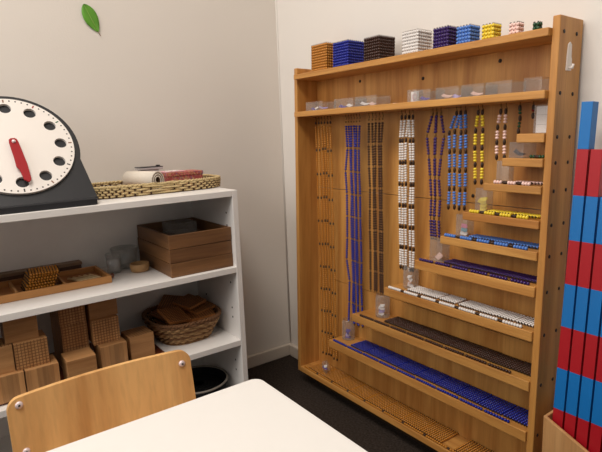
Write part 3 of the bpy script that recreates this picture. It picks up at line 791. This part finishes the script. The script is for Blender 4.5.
# ---------------- lower shelf: wooden thousand blocks
rt = thing('wooden_board', 'thin red-brown wooden board under the stacked blocks', 'board', (0, 0, Z3+.0005))
B().box(.018, .246, -1.06, -.5485, 0, .004).build('board_panel', M['red_tray'], rt, .001)
B().box(.018, .246, -.5525, -.5485, .004, .0062).build('edge_lip', M['red_tray'], rt)
ZC0 = Z3+.0050; CS = .0625
#       mats: -z +z -y +x +y -x ; 0 plain, 1 grid, 2 vertical strips, 3 layered
MATS = [M['cube_plain'], M['cube_grid'], M['cube_strip'], M['cube_strip_h']]
def block(lab, xf, y0, y1, lev, faces, rz=0, dx=None):
    dx = dx or CS; w = y1-y0
    o = B().box(-dx/2, dx/2, -w/2, w/2, -CS/2, CS/2, mats=faces).build('wooden_cube', MATS, None, .0012)
    tag(o, lab, 'cube', 'wooden thousand cubes on the lower shelf')
    o.location = (xf-dx/2, (y0+y1)/2, ZC0+CS/2+lev*(CS+.0002)); o.rotation_euler = (0, 0, rz)
    return o
block('striped wooden cube at bottom left, left of the long stripes', .252, -.951, -.8815, 0, [2, 0, 1, 2, 1, 1])
block('striped wooden cube at the bottom, under the scored block', .255, -.8795, -.8100, 0, [2, 0, 1, 2, 1, 1])
block('plain-faced wooden cube on the second level at far left', .240, -.964, -.8955, 1, [1, 1, 1, 0, 1, 1])
block('wooden cube with a scored grid front below the topmost plain cube at left', .243, -.8940, -.8250, 1, [0, 0, 1, 1, 0, 1])
block('plain-faced wooden cube at top left, just under the middle shelf', .230, -.9075, -.8390, 2, [1, 1, 1, 0, 0, 1])
block('wooden cube hidden at the foot of the tall scored stack', .197, -.787, -.7265, 0, [1, 1, 1, 1, 1, 1], dx=.0640)
block('lower scored wooden cube of the tall stack behind the layered one', .197, -.787, -.7270, 1, [1, 1, 1, 1, 0, 1], dx=.0640)
block('upper scored wooden cube of the tall stack, touching the shelf above', .197, -.788, -.7280, 2, [1, 1, 1, 1, 0, 1], dx=.0640)
for lv, nm in ((0, 'foot'), (1, 'middle'), (2, 'top')):
    block(f'wooden cube at the {nm} of the rear stack, behind the tall scored stack', .131, -.787, -.7265, lv, [1, 1, 1, 1, 0, 1])
block('layered wooden cube standing free in front with a bare top', .2655, -.7950, -.7295, 0, [0, 0, 0, 3, 3, 0])
block('wooden cube with vertical stripes in the middle of the front row, carrying two more', .234, -.7115, -.6465, 0, [0, 0, 2, 2, 1, 1])
block('scored wooden cube in the middle of the right hand column', .212, -.7190, -.6545, 1, [0, 0, 0, 1, 0, 1])
block('plain wooden cube on top of the right hand column', .1960, -.7190, -.6500, 2, [1, 1, 0, 0, 0, 1])
block('plain-fronted wooden cube with a scored top, nearest the basket', .2180, -.6360, -.5720, 0, [0, 1, 0, 0, 0, 1], rz=.05)

# basket of scored wooden squares
bk = thing('wicker_basket', 'oval wicker basket heaped with scored wooden squares on the lower shelf', 'basket', (.125, -.4530, Z3+.0006))
BA, BBb = .084, .079
def bell(t, a): return ell(0, 0, BA+a, BBb+a, 2.7, t)
bk_b = B().lathe([(1, 0), (1, .004)], 48, 0, sx=BA-.006, sy=BBb-.006, ex=2.7)
for i in range(10):
    pts = []; f_ = i/9; g = -.008+.028*f_
    for j in range(260):
        t = 2*PI*j/260; w = .0022*math.sin(24*t+PI*(i % 2)); x, y = bell(t, g+w); pts.append((x, y, .0045+.0060*i+.0008*math.sin(5*t+i)))
    B().tube(pts, .0034, 7, 0, True).build('woven_strand', M['wick_a' if i % 3 else 'wick_b'], bk)
b = bk_b
for j in range(48):
    t = 2*PI*(j+.5)/48; x0_, y0_ = bell(t, -.009); x1_, y1_ = bell(t, .019); b.tube([(x0_, y0_, .003), (x1_, y1_, .062)], .0018, 6, 1)
b.build('basket_base', [M['straw_b'], M['straw_d']], bk)
b = B()
for s_ in range(2):
    pts = []
    for j in range(300):
        t = 2*PI*j/300; w = .002*math.cos(34*t+PI*s_); x, y = bell(t, .021+w); pts.append((x, y, .0655+.0022*math.sin(34*t+PI*s_)))
    b.tube(pts, .0034, 7, 0, True)
b.build('rim', M['wick_b'], bk)
b = B()
sqm = B().box(-.0345, .0345, -.0345, .0345, -.0035, .0035, mats=[0, 0, 1, 1, 1, 1]).mesh('wooden_square', [M['flat_grid'], M['flat_edge']])
SQ = [(.112, -.478, .046, .05, .10, .2, 'buried at the bottom left of the basket'), (.132, -.440, .044, -.05, .05, .5, 'buried at the bottom right of the basket'),
      (.165, -.470, .054, .05, .05, .1, 'low in the middle front of the basket'), (.085, -.440, .054, .1, -.05, .7, 'low at the back of the basket'),
      (.160, -.410, .063, .04, .05, -.15, 'second layer at the front right of the basket'), (.098, -.486, .068, .16, .12, .35, 'leaning at the back left of the basket'),
      (.128, -.400, .072, .06, .08, .25, 'third layer at the right of the basket'), (.085, -.405, .078, .10, -.02, -.1, 'upper right of the heap near the back'),
      (.164, -.490, .078, -.16, .34, .18, 'tilted toward the front left, its grid facing out'), (.110, -.420, .0885, .08, .12, .4, 'topmost of the heap in the basket'),
      (.065, -.455, .082, .26, .10, .9, 'sticking up at the back of the heap')]
for x, y, z, rx, ry, rz, lab in SQ:
    o = link('wooden_square', sqm); tag(o, f'scored wooden square {lab}', 'wooden square', 'scored wooden squares in the basket')
    o.location = (x, y, Z3+z); o.rotation_euler = (rx, ry, rz)

# black bin below
bn = thing('black_bin', 'round black bin with a grey rim at the bottom of the bookshelf', 'bin', (.166, -.4370, .0465))
B().lathe([(.070, 0), (.085, .050), (.0870, .064), (.0840, .064), (.081, .050), (.067, .004), (.002, .004)], 48).build('bin_body', M['bin_black'], bn)
B().tube([(.0858*math.cos(2*PI*j/48), .0858*math.sin(2*PI*j/48), .0660) for j in range(48)], .0030, 8, 0, True).build('rim', M['bin_rim'], bn)
b = B()
for i in range(5):
    rr = .066-.010*i
    b.tube([(rr*math.cos(2*PI*j/40), rr*math.sin(2*PI*j/40), .040+.003*i) for j in range(40)], .0065, 8, 0, True)
b.build('black_cord_coil', M['bin_black'], bn)

# ------------------------------------------------------------------ chair
CXc = .60
def bk_(y, z): return Vector((CXc-.02+(.41-z)*.16, y, z))       # backrest plane leans back slightly
ch = thing('school_chair', 'child-size plywood chair with bolted backrest pushed to the white table', 'chair', (.72, -.795, 0))
def cl_(v): return (v[0]-.72, v[1]+.795, v[2])
out = []
yl, yr, zl, zh, rc = -.9475, -.6335, .268, .4055, .020
for (cy0, cz0, a0_) in ((yr-rc, zh-rc, 0), (yl+rc, zh-rc, PI/2), (yl+rc, zl+rc, PI), (yr-rc, zl+rc, 1.5*PI)):
    for i in range(9): a = a0_+PI/2*i/8; out.append((cy0+rc*math.cos(a), cz0+rc*math.sin(a)))
def curve(y): return .018*((y+.79)/.157)**2
NY = 28
ys = [yl+(yr-yl)*i/NY for i in range(NY+1)]
def zr(y):
    d = min(y-yl, yr-y)
    return rc-math.sqrt(max(0, rc*rc-(rc-d)**2)) if d < rc else 0
ys = sorted(set(ys+[yl+rc*(1-math.cos(i*PI/16)) for i in range(9)]+[yr-rc*(1-math.cos(i*PI/16)) for i in range(9)]))
V = []; F = []
for y in ys:
    q = zr(y)
    for z in (zl+q, zh-q):
        for t in (0, .009):
            p_ = bk_(y, z); V.append(cl_((p_.x+curve(y)-t, p_.y, p_.z)))
for i in range(len(ys)-1):
    a, c = 4*i, 4*i+4
    F += [(a, a+2, c+2, c), (a+1, c+1, c+3, a+3), (a, c, c+1, a+1), (a+2, a+3, c+3, c+2)]
n4 = 4*(len(ys)-1); F += [(0, 1, 3, 2), (n4, n4+2, n4+3, n4+1)]
B().add(V, F, 0, False).build('backrest', M['ply'], ch, .002)
for y, z in ((-.9290, .3935), (-.6505, .3810), (-.9290, .3170), (-.6505, .2960)):
    p_ = bk_(y, z); px = p_.x+curve(y)
    bo = B().tube([cl_((px-.001, y, z)), cl_((px+.0025, y, z+.0004)), cl_((px+.004, y, z+.0006))], .0062, 16, rs=[.0062, .0060, .0040]).build('bolt', M['bolt'], ch)
    B().tube([cl_((px+.0038, y, z+.0006)), cl_((px+.0046, y, z+.0007))], .0018, 10).build('socket', M['socket'], bo)
for y in (-.9290, -.6505):
    pt = [bk_(y, .398), bk_(y, .30), bk_(y, .262)]
    pts = [cl_((p_.x+curve(y)-.0175, p_.y, p_.z)) for p_ in pt] + [cl_((.60, y, .235)), cl_((.575, y, .12)), cl_((.555, y, .008))]
    B().tube(pts, .0075, 12).build('leg', M['steel'], ch)
    pts = [cl_((.59, y, .231)), cl_((.70, y, .236)), cl_((.845, y, .236)), cl_((.868, y, .215)), cl_((.885, y, .008))]
    B().tube(pts, .0075, 12).build('leg', M['steel'], ch)
out = []
for (a_, b_, s0) in ((.875, -.665, 0), (.625, -.665, PI/2), (.625, -.915, PI), (.875, -.915, 1.5*PI)):
    for i in range(7): a = s0+PI/2*i/6; out.append((a_+.02*math.cos(a)-.72, b_+.02*math.sin(a)+.795))
B().prism(out, .2445, .2540, lambda u, v, t: (u, v, t)).build('seat', M['ply'], ch, .002)

# ------------------------------------------------------------------ table
TX0, TX1, TY0, TY1, TZ = .9165, 2.05, -1.28, -.6670, .48
tb = thing('classroom_table', 'white laminate table in the foreground', 'table', ((TX0+TX1)/2, (TY0+TY1)/2, 0))
ox, oy = (TX0+TX1)/2, (TY0+TY1)/2
out = []
rc = .014
for (a_, b_, s0) in ((TX1-rc, TY1-rc, 0), (TX0+rc, TY1-rc, PI/2), (TX0+rc, TY0+rc, PI), (TX1-rc, TY0+rc, 1.5*PI)):
    for i in range(9): a = s0+PI/2*i/8; out.append((a_+rc*math.cos(a)-ox, b_+rc*math.sin(a)-oy))
B().prism(out, TZ-.0035, TZ, lambda u, v, t: (u, v, t)).build('tabletop', M['table_top'], tb, .001)
B().prism([(u*.998, v*.997) for u, v in out], TZ-.020, TZ-.0035, lambda u, v, t: (u, v, t)).build('edge_band', M['table_edge'], tb)
for sx_ in (-1, 1):
    for sy_ in (-1, 1):
        x, y = sx_*((TX1-TX0)/2-.05), sy_*((TY1-TY0)/2-.05)
        lg = B().tube([(x, y, .012), (x, y, TZ-.020)], .015, 16).build('leg', M['steel'], tb)
        B().tube([(x, y, .0005), (x, y, .014)], .0175, 16).build('foot_cap', M['bin_black'], lg)

# ------------------------------------------------------------------ number rods in their box at the right
RW, RP = .0198, .0236
RX0, RY0 = 1.0232, -.0878; SEGL = .0826; tilt, roll = .046, .012
for k_ in range(10):
    nseg = 10-k_
    lab = f'{["tallest", "second tallest", "third tallest", "fourth tallest", "fifth tallest", "fifth shortest", "fourth shortest", "third shortest", "second shortest", "shortest"][k_]} red and blue striped number rod standing in the wooden box'
    r = thing('number_rod', lab, 'rod', (RX0+RP*k_, RY0, .0198), (-tilt, roll, 0), 'red and blue number rods')
    for j in range(nseg):
        B().box(0, RW, 0, .0215, j*SEGL, (j+1)*SEGL).build('segment', M['rod_red' if j % 2 == 0 else 'rod_blue'], r, .0008 if j == nseg-1 else 0)
rb = thing('rod_box', 'open pale wooden box with sloping front holding the striped rods', 'box', (1.0, 0, 0))
RXa, RXb = .0180, .0225+RP*10+.008
yf_, yb_ = -.0965, -.006
def px_(x): return .2535-.42*(x-RXa)
def side(x0, x1, y0, y1, nm):
    B().prism([(x0, .001), (x1, .001), (x1, px_(x1)), (x0, px_(x0))], y0, y1, lambda u, v, t: (u, t, v)).build(nm, M['beech_z'], rb, .001)
side(RXa, RXb, yf_, yf_+.0070, 'front_panel'); side(RXa, RXb, yb_-.007, yb_, 'back_panel')
side(RXa, RXa+.0042, yf_+.0070, yb_-.007, 'side_panel'); side(RXb-.0045, RXb, yf_+.0070, yb_-.007, 'side_panel')
B().box(RXa+.0042, RXb-.0045, yf_+.0070, yb_-.007, .001, .0185).build('box_floor', M['beech_z'], rb)

# ------------------------------------------------------------------ leaf on the wall
lf = thing('leaf', 'single green leaf stuck high on the left wall', 'leaf', (WX+.0008, -.586, 1.127))
tip, stem = Vector((-.0135, .0372)), Vector((.0172, -.0312))
N = 24; V = []; F = []
dvec = stem-tip; pvec = Vector((-dvec.y, dvec.x)).normalized()
for i in range(N+1):
    t = i/N; wd = .0192*(math.sin(PI*t**.86))**.75 if 0 < t < 1 else .0006
    c = tip+dvec*t
    for s_ in (-1, -.5, 0, .5, 1):
        q = c+pvec*wd*s_; V.append((.0006+.0022*abs(s_)+.001*math.sin(6*t+s_), q.x, q.y))
for i in range(N):
    for j in range(4): a = i*5+j; F.append((a, a+1, a+6, a+5))
o = B().add(V, F, 0, True).build('blade', M['leaf'], lf); sd = o.modifiers.new('thick', 'SOLIDIFY'); sd.thickness = .0006
B().tube([(.002, tip.x+dvec.x*t, tip.y+dvec.y*t) for t in (.02, .3, .6, 1.0)], .0005, 6, rs=[.0002, .0004, .0006, .0008]).build('midrib', M['leaf_rib'], lf)
B().tube([(.002, stem.x, stem.y), (.003, stem.x+.0026, stem.y-.005), (.003, stem.x+.0052, stem.y-.0100)], .0009, 6).build('stalk', M['leaf_stem'], lf)

# ------------------------------------------------------------------ light
def area(name, loc, target, sx, sy, power, col):
    l = bpy.data.lights.new(name, 'AREA'); l.shape = 'RECTANGLE'; l.size = sx; l.size_y = sy; l.energy = power; l.color = col
    o = bpy.data.objects.new(name, l); COL.objects.link(o); o.location = loc
    o.rotation_euler = (Vector(target)-Vector(loc)).to_track_quat('-Z', 'Y').to_euler(); return o
area('ceiling_lamp_light', (1.05, -1.30, 2.36), (1.05, -1.30, 0), 1.2, .6, 34, (1, .93, .85))
area('window_light', (.75, -2.85, 1.6), (.75, 0, .6), 1.4, 1.2, 22, (1, .97, .94))
w = bpy.data.worlds.new('world'); SC.world = w; w.use_nodes = True
w.node_tree.nodes['Background'].inputs[0].default_value = (1, .95, .9, 1); w.node_tree.nodes['Background'].inputs[1].default_value = .2

# ------------------------------------------------------------------ camera
F_, YAW, PITCHC, ROLL = 521.31, -.94828, .18007, -.037763
fw = Vector((math.sin(YAW)*math.cos(PITCHC), math.cos(YAW)*math.cos(PITCHC), -math.sin(PITCHC)))
r0 = Vector((math.cos(YAW), -math.sin(YAW), 0)); u0 = r0.cross(fw)
rr_ = r0*math.cos(ROLL)+u0*math.sin(ROLL); uu_ = -r0*math.sin(ROLL)+u0*math.cos(ROLL)
cam = bpy.data.cameras.new('camera'); cam.sensor_width = 36; cam.lens = F_/602*36; cam.clip_start = .02
co = bpy.data.objects.new('camera', cam); COL.objects.link(co)
mw = Matrix((( rr_.x, uu_.x, -fw.x, 1.50317), (rr_.y, uu_.y, -fw.y, -1.00496), (rr_.z, uu_.z, -fw.z, .81248), (0, 0, 0, 1)))
co.matrix_world = mw
SC.camera = co
vs = SC.view_settings; vs.view_transform = 'Standard'; vs.look = 'None'; vs.exposure = 0.0; vs.gamma = 1.0; vs.use_curve_mapping = False
